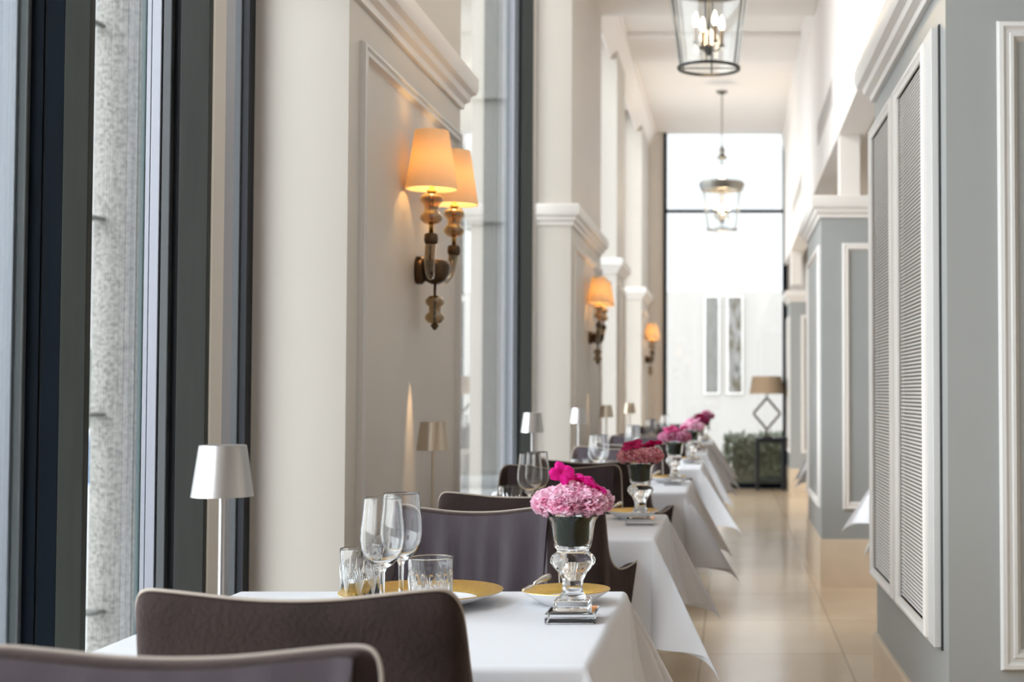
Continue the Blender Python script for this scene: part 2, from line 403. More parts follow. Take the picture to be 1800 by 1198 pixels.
# end wall around the glazing
pl = at(1166, 690, YE).x; pr = at(1384, 690, YE).x
e = MB(); e.box(-1.23, pl, YE, YE+.12, 0, ZC); e.box(pr, 2.4, YE, YE+.12, 0, ZC); e.build('wall_end', CREAM, kind='structure')
we = empty('window_6', (0, YE, 0)); we['kind'] = 'structure'
ztop = ZC
fr = MB(); fr.box(pl, pl+.04, -.03, .05, 0, ztop, .003); fr.box(pr-.055, pr, -.03, .05, 0, ztop, .003)
ztr = at(1280, 371, YE).z; fr.box(pl+.04, pr-.055, -.02, .04, ztr-.018, ztr+.018); fr.box(pl+.04, pr-.055, -.03, .05, 0, .06); fr.build('window_frame', FRAME_DARK, we)
gp = MB(); gp.box(pl+.04, pr-.055, .008, .014, .06, ztop); gp.build('window_pane', WINGLASS, we)
bw = MB(); bw.box(-1.26, 2.4, -2.7, -2.6, 0, ZC); bw.build('wall_back', CREAM, kind='structure')

# --- beyond the end glazing: bright court wall with two tall narrow panels and clipped hedge
YB = 20.5
cw = MB(); cw.box(-6, 6, YB, YB+.2, 0, at(1280, 512, YB).z); cw.build('wall_courtyard', pmat('court_wall', (.33,.305,.28), .8, noise=.04, nscale=.8), kind='structure')
for px0, px1, lab, mt in ((1240, 1263, 'tall narrow grey picture panel beyond the end window, the plain one', art_mat('grey_panel', [(.075,.072,.062),(.15,.142,.13),(.105,.10,.085),(.15,.147,.143)], 3.)),
                          (1280, 1304, 'tall narrow picture panel with olive streaks beyond the end window', art_mat('streaked_panel', [(.012,.010,.004),(.20,.19,.18),(.055,.042,.022),(.19,.18,.165)], 8.))):
    a0 = at(px0, 522, YB-.03); a1 = at(px1, 690, YB-.03)
    t = thing('picture_panel', lab, 'picture', (a0.x, YB, a1.z), group='tall panels beyond the end window')
    m = MB(); m.box(0, a1.x-a0.x, -.028, -.002, 0, a0.z-a1.z); m.build('panel', mt, t)
    m = MB(); m.moldframe((0,0,0),(1,0,0),(0,0,1),(0,-1,0), -.015, a1.x-a0.x+.015, -.015, a0.z-a1.z+.015, [(0,.002),(0,.034),(.015,.034),(.015,.028)]); m.build('frame', CREAM, t)
# exterior ground
gr = MB(); gr.box(-60, -1.26, -20, 80, -.35, -.25); gr.build('ground_terrace', pmat('terrace_paving', (.60,.585,.56), .8, noise=.06, nscale=.6), kind='structure')
gr = MB(); gr.box(-1.26, 30, YE+.35, 80, -.12, -.02); gr.build('ground_courtyard', MATS['terrace_paving'], kind='structure')
def hedge(name, label, x0, x1, y0, y1, z1, seed, n=900):
    R = random.Random(seed); m = MB()
    m.box(x0+.06, x1-.06, y0+.06, y1-.06, -.02, z1-.06)
    for k in range(n):
        f_ = R.random()
        c = Vector((R.uniform(x0, x1), R.uniform(y0, y1), R.uniform(0, z1)))
        if f_ < .45: c.y = y0 + R.uniform(-.02,.06)
        elif f_ < .65: c.z = z1 + R.uniform(-.06,.03)
        else: c.x = (x0 if R.random() < .5 else x1) + R.uniform(-.04,.04)
        a = Vector((R.gauss(0,1),R.gauss(0,1),R.gauss(0,1))).normalized(); b = a.orthogonal().normalized(); s = R.uniform(.03,.07)
        m.face([m.bm.verts.new(c + a*s), m.bm.verts.new(c + b*s*.5), m.bm.verts.new(c - a*s), m.bm.verts.new(c - b*s*.5)])
    o = m.build(name, pmat('hedge_leaf_%d' % seed, (.105,.118,.075), .7, noise=.35, nscale=6)); tag(o, label, 'hedge')
hedge('hedge', 'low clipped green hedge beyond the end window behind the console', at(1278,690,17.6).x, 1.4, 17.55, 18.3, .60, 5)
hedge('hedge', 'long green hedge outside the windows beyond the terrace', -34, -12, 46, 47.5, 2.6, 6, 1500)

wg = MB(); wg.box(-8, -1.27, 24, 24.4, -.25, 9)  # wall added outside to darken the bright view through the left glazing
for k in range(4):
    wg.box(-8, -1.27, 23.9, 24, 1.9+2.1*k, 2.15+2.1*k, .02)
wg.build('wall_added_outside', pmat('added_wall_render', (.34,.325,.29), .8, noise=.08, nscale=.5), kind='structure')
# swimming pool glimpsed outside
po = MB(); po.box(-26, -8.5, 21.6, 45.5, -.25, -.22); o = po.build('swimming_pool', pmat('pool_water', (.03,.22,.62), .1), None); tag(o, 'bright blue pool glimpsed outside beside the concrete column', 'pool')
# round concrete column with steel rings
yc = 7.0; xc = at(203.5, 690, yc).x; rc = abs(at(244,690,yc).x - at(163,690,yc).x)/2
m = MB(); m.lathe([(0,-.25),(rc,-.25),(rc,5.2),(0,5.2)], 48, (0,0,0)); o = m.build('concrete_column', CONCRETE, None, autos=40, loc=(xc, yc, 0)); o['kind'] = 'structure'; o.name = 'column_outside'
for i, (py, lab) in enumerate(((45,'topmost steel bracket ring fixed to the concrete column outside'), (385,'steel bracket ring on the concrete column, second from the top'), (728,'steel bracket ring on the concrete column, third from the top'), (1073,'lowest steel bracket ring on the concrete column outside'))):
    q = at(150, py, yc-rc)
    m = MB(); pts = []
    for k in range(13):
        a = PI*.5 - PI*k/12; pts.append((.035 + .045*math.cos(a), 0 + .045*math.sin(a), 0))
    pts = [(-.09,.045,0)] + pts + [(-.09,-.045,0)]
    m.tube(pts, .011, 8)
    m.box(.06, .09, -.012, .07, -.006, .006)
    o = m.build('steel_bracket', MATS.get('bracket_steel') or pmat('bracket_steel', (.17,.165,.155), .5, metal=.2), None, smooth=True, loc=(q.x+.005, yc-rc-.06, q.z)); tag(o, lab, 'bracket', 'steel brackets on the outside column')

# ------------------------------------------------------------------ louvred cabinet, right foreground
cab = thing('louvred_cabinet', 'tall pale grey cabinet with two slatted doors in the right foreground', 'cabinet', (.6-.014*3.61, 3.61, 0), .014)
CD = 1.56; CW = 1.2
m = MB(); m.box(0, CW, 0, CD, 0, 2.20); m.build('carcass', GREY, cab)
m = MB(); m.crown(CW, 0, 0, CD, -1, [(o*1.25, z+.035 if k < 8 else z+.05) for k, (o, z) in enumerate(CROWN)]); m.build('cornice', CREAM, cab, autos=35)
m = MB(); m.crown(CW, 0, 0, CD, -1, [(0,0),(.014,0),(.014,.262),(.008,.27),(0,.27)]); m.build('plinth', STONEBASE, cab, autos=35)
m = MB(); m.moldframe((0,0,0),(1,0,0),(0,0,1),(0,-1,0), .13, CW-.13, .437, 2.085, [(a*1.25,b) for a, b in MOLD]); m.build('front_panel_molding', GREYTRIM, cab, autos=35)
m = MB(); m.box(-.004, .0, .085, .105, .47, 2.10); m.build('door_gap_shade', SHADOWGAP, cab)  # thin dark strip stands in for the shade in the gap beside the doors
def ld(y): return y - 3.61
for (d0, d1, l0, l1) in ((3.712, 4.462, 3.845, 4.386), (4.468, 5.15, 4.545, 5.085)):
    a, b, u0, u1 = ld(d0), ld(d1), ld(l0), ld(l1)
    zb, zt, q0, q1 = .476, 2.095, .515, 2.048
    m = MB()
    m.box(-.022, 0, a, u0, zb, zt, .002); m.box(-.022, 0, u1, b, zb, zt, .002); m.box(-.022, 0, u0, u1, zb, q0, .002); m.box(-.022, 0, u0, u1, q1, zt, .002)
    d = m.build('door', GREYTRIM, cab)
    m = MB(); m.moldframe((-.022,0,0),(0,1,0),(0,0,1),(-1,0,0), u0-.03, u1+.03, q0-.03, q1+.03, [(0,0),(.0,.006),(.006,.012),(.014,.012),(.022,.006),(.03,.004),(.03,-.012)]); m.build('bead_molding', CREAM, d, autos=35)
    m = MB(); m.box(-.004, 0, u0, u1, q0, q1); m.build('backing_panel', pmat('louvre_backing', (.24,.23,.21), .6), d)
    m = MB(); n = 140
    for k in range(n):
        z = q0 + (q1-q0)*(k+.5)/n; hh = (q1-q0)/n*.5
        vs = [m.bm.verts.new(c) for c in ((-.014,u0,z-hh*.62),(-.014,u1,z-hh*.62),(-.013,u1,z+hh*.5),(-.013,u0,z+hh*.5),(-.0165,u0,z-hh*.05),(-.0165,u1,z-hh*.05))]
        m.face([vs[0],vs[1],vs[5],vs[4]]); m.face([vs[4],vs[5],vs[2],vs[3]])
    m.build('louvre_slats', CREAM, d)

# ------------------------------------------------------------------ tables and cloths
def make_table():
    t = empty('dining_table')
    m = MB(); m.box(-.36, .36, -.36, .36, .715, .745, .006); m.build('tabletop', DARKWOOD, t, autos=40)
    m = MB(); m.lathe([(0,.03),(.05,.03),(.035,.08),(.03,.4),(.035,.66),(.12,.70),(.12,.715),(0,.715)], 24); m.build('column', IRON, t, autos=40)
    m = MB(); m.lathe([(0,0),(.22,0),(.22,.012),(.06,.03),(0,.03)], 32); m.build('base', IRON, t, autos=40)
    return t
def cloth_mesh(seed, L=.29):
    R = random.Random(seed); a = .366; b = a + L; ph = [R.uniform(0, 6.28) for _ in range(12)]
    fl = [R.uniform(.48, .62) for _ in range(4)]; skew = [R.uniform(-.25, .25) for _ in range(4)]
    def hang(s):          # distance over edge -> (out, drop)
        r0 = .012; q = r0*PI/2
        if s < q: return r0*math.sin(s/r0), r0*(1-math.cos(s/r0))
        return r0, r0 + (s-q)
    def P(u, v):
        x, y = u, v; du, dv = max(0, abs(u)-a), max(0, abs(v)-a); sx = 1 if u >= 0 else -1; sy = 1 if v >= 0 else -1
        if du == 0 and dv == 0: return Vector((u, v, .752 + .0008*math.sin(9*u+ph[0])*math.sin(8*v+ph[1])))
        ci = (0 if sx > 0 else 1) + (0 if sy > 0 else 2)
        if du > 0 and dv > 0:
            r = math.hypot(du, dv); phi = math.atan2(dv, du) + skew[ci]*.25*math.sin(2*math.atan2(dv, du))
            o, d = hang(r); k = math.sin(2*phi)**1.3 if 0 < phi < PI/2 else 0
            f = fl[ci]*k; out = f*max(0, d-.008)
            dd = d*math.sqrt(max(.1, 1 - f*f*.9))
            c45 = .7071
            ox = o*math.cos(phi) + out*c45*(1.25 if sx > 0 else .02) + .06*d*math.cos(phi)**2*(1-k)*(1 if sx > 0 else .25); oy = o*math.sin(phi) + out*c45*(.75 if sx > 0 else .8) + .06*d*math.sin(phi)**2*(1-k)
            fw = .016*min(1, d/.12)*math.sin(4*phi)*math.sin(7*phi+ph[ci])*(1 if sx > 0 else .05)
            return Vector((sx*(a+ox+fw*math.sin(phi)), sy*(a+oy-fw*math.cos(phi)), .752 - dd))
        if du > 0:
            o, d = hang(du); wv = (.07*d + .09*d*math.sin(9*v+ph[2+ci])*(1-(abs(v)/a)**4))*(1 if sx > 0 else .25)
            return Vector((sx*(a+o+wv), v, .752 - d*.995))
        o, d = hang(dv); wv = .06*d + .06*d*math.sin(9*u+ph[6+ci])*(1-(abs(u)/a)**4)
        return Vector((u, sy*(a+o+wv), .752 - d*.995))
    ks = [-b + L*i/22*.0 for i in range(0)]
    pos = [a*i/10 for i in range(11)]
    for q in (.003,.007,.011,.015,.0187): pos.append(a+q)
    n = 22
    for i in range(1, n+1): pos.append(a+.0187+(L-.0187)*i/n)
    ks = [-q for q in pos[:0:-1]] + pos
    m = MB(); V = [[m.bm.verts.new(P(u, v)) for v in ks] for u in ks]
    for i in range(len(ks)-1):
        for j in range(len(ks)-1): m.face([V[i][j], V[i+1][j], V[i+1][j+1], V[i][j+1]])
    return m
PITCH = 1.747; D1 = 2.394
def tcentre(n):
    return (-.577 + [0,0,0,.03,.05,.05,.065,.07][n], D1 + PITCH*(n-1))
TNAME = {1:'the nearest table, with the pale pink bouquet topped in magenta', 2:'the second table, with the salmon bouquet', 3:'the third table of the left row', 4:'the fourth table of the left row', 5:'the fifth table of the left row', 6:'the sixth table of the left row'}
TSH = {1:'on the nearest table', 2:'on the second table', 3:'on the third table', 4:'on the fourth table', 5:'on the fifth table', 6:'on the farthest table'}
ORD = {1:'nearest',2:'second',3:'third',4:'fourth',5:'fifth',6:'sixth and farthest'}
tproto = make_table()
RT = [(1.145, 6.93, 'square table in the alcove just behind the louvred cabinet'), (1.05, 11.15, 'square table in the far right alcove past the grey pier')]
for n in range(1, 7):
    x, y = tcentre(n)
    place(tproto, n == 1, 'dining_table', 'square pedestal table under white cloth, %s of the left row' % ORD[n], 'table', (x, y, 0), 0, 'cloth covered tables')
    o = cloth_mesh(10+n).build('tablecloth', LINEN, None, smooth=True, loc=(x, y, 0)); tag(o, 'white linen cloth draped over the %s table of the left row' % ORD[n], 'tablecloth', 'white tablecloths')
for i, (x, y, lab) in enumerate(RT):
    place(tproto, False, 'dining_table', lab, 'table', (x, y, 0), 0, 'cloth covered tables')
    o = cloth_mesh(40+i).build('tablecloth', LINEN, None, smooth=True, loc=(x, y, 0))
    o.rotation_euler = (0, 0, PI)
    tag(o, ['white cloth corner poking out from behind the louvred cabinet', 'white cloth corner past the grey panelled pier, far right'][i], 'tablecloth', 'white tablecloths')

# ------------------------------------------------------------------ armchairs
def chair_path():
    pts = []
    ctrl = [(0,0,.872),(.06,.0005,.874),(.12,.002,.880),(.16,.004,.884),(.185,.008,.885),(.198,.013,.880),(.206,.020,.868),(.2105,.028,.848),(.213,.036,.815),(.2155,.046,.770),(.219,.060,.726),(.227,.076,.697),(.241,.100,.680),(.258,.128,.679),(.278,.160,.689),(.293,.183,.702),(.298,.190,.698),(.300,.195,.675)]
    # resample with Catmull-Rom
    def cr(p0,p1,p2,p3,t): return tuple(.5*((2*b)+(-a+c)*t+(2*a-5*b+4*c-d)*t*t+(-a+3*b-3*c+d)*t**3) for a,b,c,d in zip(p0,p1,p2,p3))
    out = []
    for i in range(len(ctrl)-1):
        p0 = ctrl[i-1] if i else (-ctrl[1][0], ctrl[1][1], ctrl[1][2]); p3 = ctrl[i+2] if i+2 < len(ctrl) else ctrl[-1]
        for k in range(3): out.append(cr(p0, ctrl[i], ctrl[i+1], p3, k/3))
    out.append(ctrl[-1])
    return [(-x, y, z) for x, y, z in out[:0:-1]] + out
def make_chair():
    """back at y=0, seat towards +y"""
    t = empty('armchair')
    path = chair_path(); n = len(path); ZB = .30; TH = .030
    nor = []
    for i in range(n):
        a = Vector(path[max(0,i-1)][:2]); b = Vector(path[min(n-1,i+1)][:2]); d = (b-a).normalized(); nor.append(Vector((-d.y, d.x)))  # inward
    def rake(z): return .075*(.885-z)/.585
    def pt(i, z, off): 
        x, y, _ = path[i]; q = Vector((x, y)) + nor[i]*off; return Vector((q.x, q.y + rake(z), z))
    NV = 14
    def zrow(i, j): return ZB + (path[i][2]-ZB)*j/NV
    # outer shell: outside face, rolled top and ends
    m = MB(); rows = []
    for i in range(n):
        zt = path[i][2]; col = [pt(i, zrow(i,j), 0) for j in range(NV)]
        col += [pt(i, zt-.004, .0), pt(i, zt, .004), pt(i, zt+.001, TH*.5), pt(i, zt-.001, TH-.004), pt(i, zt-.006, TH)]
        rows.append([m.bm.verts.new(c) for c in col])
    for A, B in zip(rows, rows[1:]):
        for k in range(len(A)-1): m.face([A[k], B[k], B[k+1], A[k+1]])
    for i in (0, n-1):
        a = rows[i]; b2 = [m.bm.verts.new(pt(i, ZB, TH))]
        m.face(a + b2)
    m.build('outer_shell', VELVET, t, smooth=True)
    # inner upholstery
    m = MB(); rows = []
    for i in range(n):
        zt = path[i][2]; u = i/(n-1)
        rows.append([m.bm.verts.new(pt(i, ZB + (zt-.0045-ZB)*j/NV, TH + .001 + (.016*math.sin(PI*min(1, j/NV*1.0))**.7 if 0 < j < NV else 0)
                     + (.0075*math.sin(path[i][0]*95+2.2*math.sin(path[i][0]*23)+.6*math.sin(j*.5))*smoothstep(1,7,j)*(1-smoothstep(12,14,j)) if abs(path[i][0]) < .17 else 0))) for j in range(NV+1)])
    for A, B in zip(rows, rows[1:]):
        for k in range(NV): m.face([A[k], A[k+1], B[k+1], B[k]])
    m.build('inner_upholstery', VELVETIN, t, smooth=True)
    m = MB(); m.tube([pt(i, path[i][2]+.001, .002) for i in range(n)], .0024, 6); m.build('piping', PIPING, t, smooth=True)
    # seat
    m = MB()
    def seat(s): 
        pass
    b = bmesh.new(); outline = [(-.19,.10),(.19,.10),(.235,.46),(.20,.50),(-.20,.50),(-.235,.46)]
    bot = [b.verts.new((x,y,.35)) for x,y in outline]; top = [b.verts.new((x,y,.46)) for x,y in outline]
    b.faces.new(bot[::-1]); b.faces.new(top)
    for k in range(6): b.faces.new([bot[k], bot[(k+1)%6], top[(k+1)%6], top[k]])
    bmesh.ops.bevel(b, geom=b.edges[:], offset=.025, segments=3, profile=.5, affect='EDGES')
    m.merge(b); m.build('seat', VELVETIN, t, smooth=True)
    m = MB(); m.box(-.20, .20, .09, .46, .29, .352, .01); m.build('seat_rail', VELVET, t, autos=40)
    for sx in (-1, 1):
        for (lx, ly, tx, ty) in ((.18,.09,.19,.05),(.185,.43,.195,.45)):
            m = MB(); m.tube([(sx*lx, ly, .30),(sx*tx, ty, 0)], .02, 12, radii=[.021,.012]); m.build('leg', DARKWOOD, t, smooth=True)
    return t
chair = make_chair()
first = True
CH = []
# facing chair of the table nearest the camera (its cloth is out of frame)
CH.append((-.545+.0, 1.415, PI, 'mauve velvet armchair at the very front, cut off by the lower left corner'))
CH.append((-.552, 1.80, 0, 'dark brown velvet armchair with its back to the camera at the nearest white table'))
CH.append((-.557, 3.135, PI, 'purple velvet armchair facing the camera behind the glasses of the nearest table'))
CH.append((-.529, 3.567, 0, 'brown armchair with back turned and curved pale-piped arm, behind the nearest bouquet'))
CH.append((-.585, 4.93, PI, 'black-brown armchair with pale piping facing the camera behind the second table'))
for n in (3, 4, 5, 6):
    x, y = tcentre(n)
    CH.append((x+.03, y-.594, 0, 'dark armchair with its back to the camera %s' % TSH[n].replace('on the','at the')))
    CH.append((x+.02, y+.741, PI, 'dark armchair facing the camera %s' % TSH[n].replace('on the','beyond the')))
for x, y, rz, lab in CH:
    o = place(chair, first, 'armchair', lab, 'armchair', (x, y, 0), rz, 'velvet armchairs along the window row'); first = False; o.scale = (.88 if abs(y-3.135) < .01 else 1, 1, 1)

# ------------------------------------------------------------------ table lamps
def make_lamp():
    t = empty('table_lamp')
    m = MB(); m.lathe([(0,0),(.046,0),(.047,.004),(.045,.010),(.012,.013),(.006,.02),(0,.02)], 32); m.build('base', LAMPMETAL, t, smooth=True)
    m = MB(); m.lathe([(0,.012),(.0046,.012),(.0046,.27),(0,.27)], 16); m.build('pole', LAMPMETAL, t, autos=40)
    m = MB(); m.lathe([(.0,.304),(.0325,.304),(.0342,.3035),(.035,.301),(.0452,.2285),(.0456,.226),(.044,.226),(.0335,.300),(.0,.301)], 40); m.build('lamp_shade', LAMPMETAL, t, autos=35)
    return t
lamp = make_lamp()
LAMPS = {1:(393,2.165),2:(762,3.91),3:(936,5.66),4:(1017,7.405),5:(1066,9.15),6:(1107,10.9)}
for n, (px, Y) in LAMPS.items():
    place(lamp, n == 1, 'table_lamp', '%s cordless metal lamp with tapered shade %s' % (['','silver','shadow toned','white lit','slim pale','small warm lit','tiny'][n], TSH[n]), 'lamp', (at(px,690,Y).x, Y, .752), 0, 'cordless lamps on the tables',
          {LAMPMETAL: LAMPLITWARM} if n in (2, 5, 6) else None)  # these lamps carry the warm, shaded tone of their surroundings as colour

# ------------------------------------------------------------------ glassware
def make_wine():
    m = MB()
    m.lathe([(.0,.0),(.034,.0),(.0345,.0015),(.03,.003),(.012,.006),(.0055,.011),(.0044,.02),(.0040,.06),(.0044,.082),(.007,.089),(.018,.096),(.028,.107),(.0345,.122),(.0365,.138),(.0355,.158),(.033,.178),(.0307,.2055),(.03055,.2072),(.0303,.2078),(.0298,.2078),(.0296,.2072),(.0297,.2055),(.0320,.178),(.0344,.158),(.0354,.138),(.0333,.122),(.0267,.109),(.0165,.099),(.005,.0945),(0,.094)], 40)
    return m.build('wine_glass', CLEARGLASS, None, smooth=True)
def make_tumbler():
    t = empty('tumbler')
    def mod(a, z): return 1 + .03*abs(math.sin(9*a + z*60))*(1 if .012 < z < .075 else 0)
    prof = [(0,0),(.033,0),(.0345,.004)] + [(.0345+.0035*z/.1, z) for z in [.012+.004*i for i in range(17)]] + [(.038,.084),(.0383,.0975),(.0382,.0993),(.0378,.1),(.0373,.1),(.0369,.0993),(.0368,.0975),(.0360,.075),(.0352,.05),(.033,.014),(0,.012)]
    m = MB(); m.lathe(prof, 108, mod=mod); m.build('cut_bowl', CLEARGLASS, t, smooth=True)
    # wedge-cut facets fanning up the side
    m = MB()
    for k in range(9):
        a0 = 2*PI*k/9
        for j in range(-3, 4):
            pts = []
            for s in range(5):
                z = .012 + .058*s/4*(1-.10*abs(j)); a = a0 + j*.085*(s/4)
                r = .0352 + .0035*z/.1; pts.append((r*math.cos(a), r*math.sin(a), z))
            m.tube(pts, .0009, 4)
    m.build('cut_pattern', CUTLINE, t, smooth=True)
    return t
wine = make_wine(); tumb = make_tumbler()
def off(px, py, Y, n=1): 
    q = at(px, py, Y); return (q.x + .577, q.y - D1)
WG = [(off(706, 867, 2.50), 'right-hand'), (off(673, 875, 2.395), 'left-hand')]
TG = [(off(757, 1000, 2.47), 'right-hand cut crystal tumbler beside the wine glasses'), (off(635, 1000, 2.61), 'left-hand cut crystal tumbler beside the wine glasses')]
f1 = f2 = True
for n in range(1, 7):
    x, y = tcentre(n)
    for (dx, dy), lab in WG:
        o = wine if f1 else wine.copy()
        if not f1: COL.objects.link(o)
        f1 = False; o.location = (x+dx, y+dy, .752); tag(o, '%s of the two clear stemmed wine glasses %s' % (lab, TSH[n]), 'wine glass', 'wine glasses')
    for (dx, dy), lab in TG:
        place(tumb, f2, 'tumbler', lab.replace(' beside the wine glasses','') + ' ' + TSH[n], 'tumbler', (x+dx, y+dy, .752), 0, 'cut crystal tumblers'); f2 = False

# ------------------------------------------------------------------ plates
def make_plate(name, R):
    t = empty(name); k = R/.145
    m = MB(); m.lathe([(0,.0),(.075*k,0),(.08*k,.003),(.10*k,.009),(.144*k,.0245),(.1455*k,.026),(.1445*k,.0272),(.100*k,.0115),(.082*k,.006),(0,.005)], 64); m.build('dish', PORCELAIN, t, smooth=True)
    m = MB(); m.lathe([(.099*k,.0115),(.1003*k,.0122),(.1435*k,.0277),(.1452*k,.0270),(.1455*k,.0262)], 64); m.build('gold_band', GOLD, t, smooth=True)
    return t
charger = make_plate('charger_plate', .146); bread = make_plate('bread_plate', .080)
bd = bread.children[0]; 
def make_knife():
    t = empty('butter_knife')
    m = MB(); m.tube([(0,0,.0),(.015,0,.001),(.035,0,.002),(.055,0,.001)], .004, 10, radii=[.006,.0065,.0045,.003]); m.build('handle', SILVER, t, smooth=True)
    m = MB(); m.tube([(.054,0,.001),(.065,0,.001),(.085,0,.001),(.098,0,.0)], .004, 8, radii=[.003,.006,.006,.001]); bmesh.ops.scale(m.bm, vec=(1,1,.3), verts=m.bm.verts[:]); m.build('blade', SILVER, t, smooth=True)
    return t
knife = make_knife()
cdx, cdy = off(741, 1030, 2.585); bdx, bdy = off(995, 1040, 2.60)
for n in range(1, 7):
    x, y = tcentre(n)
    place(charger, n == 1, 'charger_plate', 'large white plate with wide gold rim %s' % TSH[n], 'plate', (x+cdx, y+cdy, .752), 0, 'gold rimmed charger plates')
    place(bread, n == 1, 'bread_plate', 'small gold rimmed side plate by the flower vase %s' % TSH[n], 'plate', (x+bdx, y+bdy, .752), 0, 'small side plates')
    place(knife, n == 1, 'butter_knife', 'silver butter knife lying across the side plate %s' % TSH[n], 'knife', (x+bdx-.036, y+bdy+.035, .797), 1.05, 'butter knives').rotation_euler = (0, .135, -PI/2-.36)

# ------------------------------------------------------------------ crystal vases and bouquets
def make_vase():
    t = empty('crystal_vase')
    m = MB(); m.box(-.042,.042,-.042,.042,0,.0195,.003); m.box(-.030,.030,-.030,.030,.0195,.037,.003); m.build('foot', CRYSTAL, t)
    out = [(0,.037),(.024,.037),(.021,.042),(.0175,.05),(.0165,.058),(.018,.07),(.023,.080),(.030,.088),(.0365,.097),(.0375,.103),(.034,.110),(.027,.1155),(.0268,.119),(.0305,.124),(.0335,.138),(.0355,.155),(.038,.167),(.043,.175),(.0485,.180)]
    inn = [(.0478,.1812),(.042,.177),(.0362,.168),(.0333,.155),(.0312,.138),(.028,.127),(.02,.122),(0,.121)]
    def mod(a, z): return 1 + (.022*math.cos(10*a) if .04 < z < .112 else 0)
    m = MB(); m.lathe(out+inn, 60, mod=mod); m.build('bowl', CRYSTAL, t, smooth=True)
    return t
def petal(m, R, c, d, r, wide=1.0, ruff=.20, curl=.22):
    a = d.orthogonal().normalized(); a = Matrix.Rotation(R.uniform(0, 2*PI), 3, d) @ a; b = d.cross(a).normalized()
    ws = (.14,.34,.48,.54); ts = (.30,.70,.93,1.0); nc = 7; V = []
    for w, tt in zip(ws, ts):
        row = []
        for k in range(nc+1):
            s = (k/nc)*2-1
            p = c + d*(r*tt*(1-.18*s*s*tt)) + a*(r*w*wide*s) + b*(r*(curl*tt*tt + .10*s*s)) + b*(r*ruff*tt**3*math.sin(k*2.4+R.uniform(-.8,.8)))
            row.append(m.bm.verts.new(p))
        V.append(row)
    for A, B in zip(V, V[1:]):
        for k in range(nc): m.face([A[k], A[k+1], B[k+1], B[k]])
def carnation(R, r, n=48, axis=Vector((0,0,1))):
    m = MB(); c = Vector((0,0,0)); q = axis.to_track_quat('Z','Y')
    for k in range(n):
        z = 1 - 1.25*(k+.5)/n; ph = k*2.399963 + R.uniform(-.2,.2); s = math.sqrt(max(0,1-z*z))
        d = q @ Vector((s*math.cos(ph), s*math.sin(ph), z)); petal(m, R, c, d.normalized(), r*R.uniform(.88,1.05))
    return m
def orchid(R, r):
    m = MB()
    for k in range(4):
        a = 2*PI*k/4 + .3; wide = .55 if k % 2 else .75
        def fn(u, v, a=a, wide=wide):
            s = v*2-1; w = math.sin(PI*min(1, u*.86+.07))**.55*wide*1.5
            x = u*r; y = s*w*r*.5; z = .25*r*math.sin(u*2.6) - .15*r*s*s + .03*r*math.sin(8*v+3*u)
            return Vector((x*math.cos(a)-y*math.sin(a), x*math.sin(a)+y*math.cos(a), z))
        m.grid(fn, 8, 8)
    return m
def make_bouquet(main, top, upright=True, seed=3):
    R = random.Random(seed); t = empty('bouquet')
    # leaves filling the glass
    m = MB()
    for k in range(12):
        a0 = 2*PI*k/12
        def fn(u, v, a0=a0):
            s = v*2-1; a = a0 + s*.42*math.sin(PI*min(1,.15+u*.8)); r = .0268 + .0015*math.sin(a0*7) - .0025*s*s + .0018*u
            if u > .8: r += .012*(u-.8)/.2
            return Vector((r*math.cos(a), r*math.sin(a), .126 + .052*u))
        m.grid(fn, 8, 6)
    m.lathe([(0,.126),(.024,.126),(.026,.165),(0,.176)], 24)
    m.build('leaves', LEAF, t, smooth=True)
    for k in range(7):
        if k == 0: c = Vector((0,0,.207)); ax = Vector((0,0,1)); r = .037
        else:
            a = 2*PI*k/6 + .35; c = Vector((.036*math.cos(a), .036*math.sin(a), .196+R.uniform(-.003,.003))); ax = Vector((math.cos(a)*.8, math.sin(a)*.8, .75)).normalized(); r = .034
        carnation(R, r, 64, ax).build('carnation', main, t, smooth=True, loc=(c.x, c.y, .190+(c.z-.196)*.75+.010)).scale = (1, 1, .72)
    if upright:
        o = orchid(R, .022).build('orchid_bloom', top, t, smooth=True, loc=(-.018,-.012,.248)); o.rotation_euler = (1.05, .1, .3)
        o = orchid(R, .034).build('orchid_bloom', top, t, smooth=True, loc=(.030,-.010,.228)); o.rotation_euler = (.35, .45, .9)
        o = orchid(R, .034).build('orchid_bloom', top, t, smooth=True, loc=(.006,.012,.234)); o.rotation_euler = (.15, .1, 2.1)
    else:
        for k in range(3):
            o = orchid(R, .036).build('orchid_bloom', top, t, smooth=True, loc=(-.028+.028*k, -.008+.01*(k%2), .229)); o.rotation_euler = (.25, -.35+.35*k, k*1.3)
    return t
vase = make_vase()
bq1 = make_bouquet(PINK, MAGENTA, True, 3); bq2 = make_bouquet(SALMON, CRIMSON, False, 9)
V = {1:(1008,2.408),2:(1126,4.15),3:(1186,5.93),4:(1217,7.70),5:(1229,9.45),6:(1241,11.2)}
BL = {1:'pale pink carnation dome with upright magenta blooms', 2:'salmon pink carnations topped with crimson petals', 3:'soft pink carnation dome edged dark pink', 4:'light pink carnation dome, fourth along the row', 5:'deep pink carnations, fifth along the row', 6:'small rose pink carnation dome, farthest along the row'}
SW = {3:{SALMON:ROSE, CRIMSON:DEEPPINK}, 4:{SALMON:PINK, CRIMSON:ROSE}, 5:{SALMON:DEEPPINK, CRIMSON:CRIMSON}, 6:{SALMON:ROSE, CRIMSON:ROSE}}
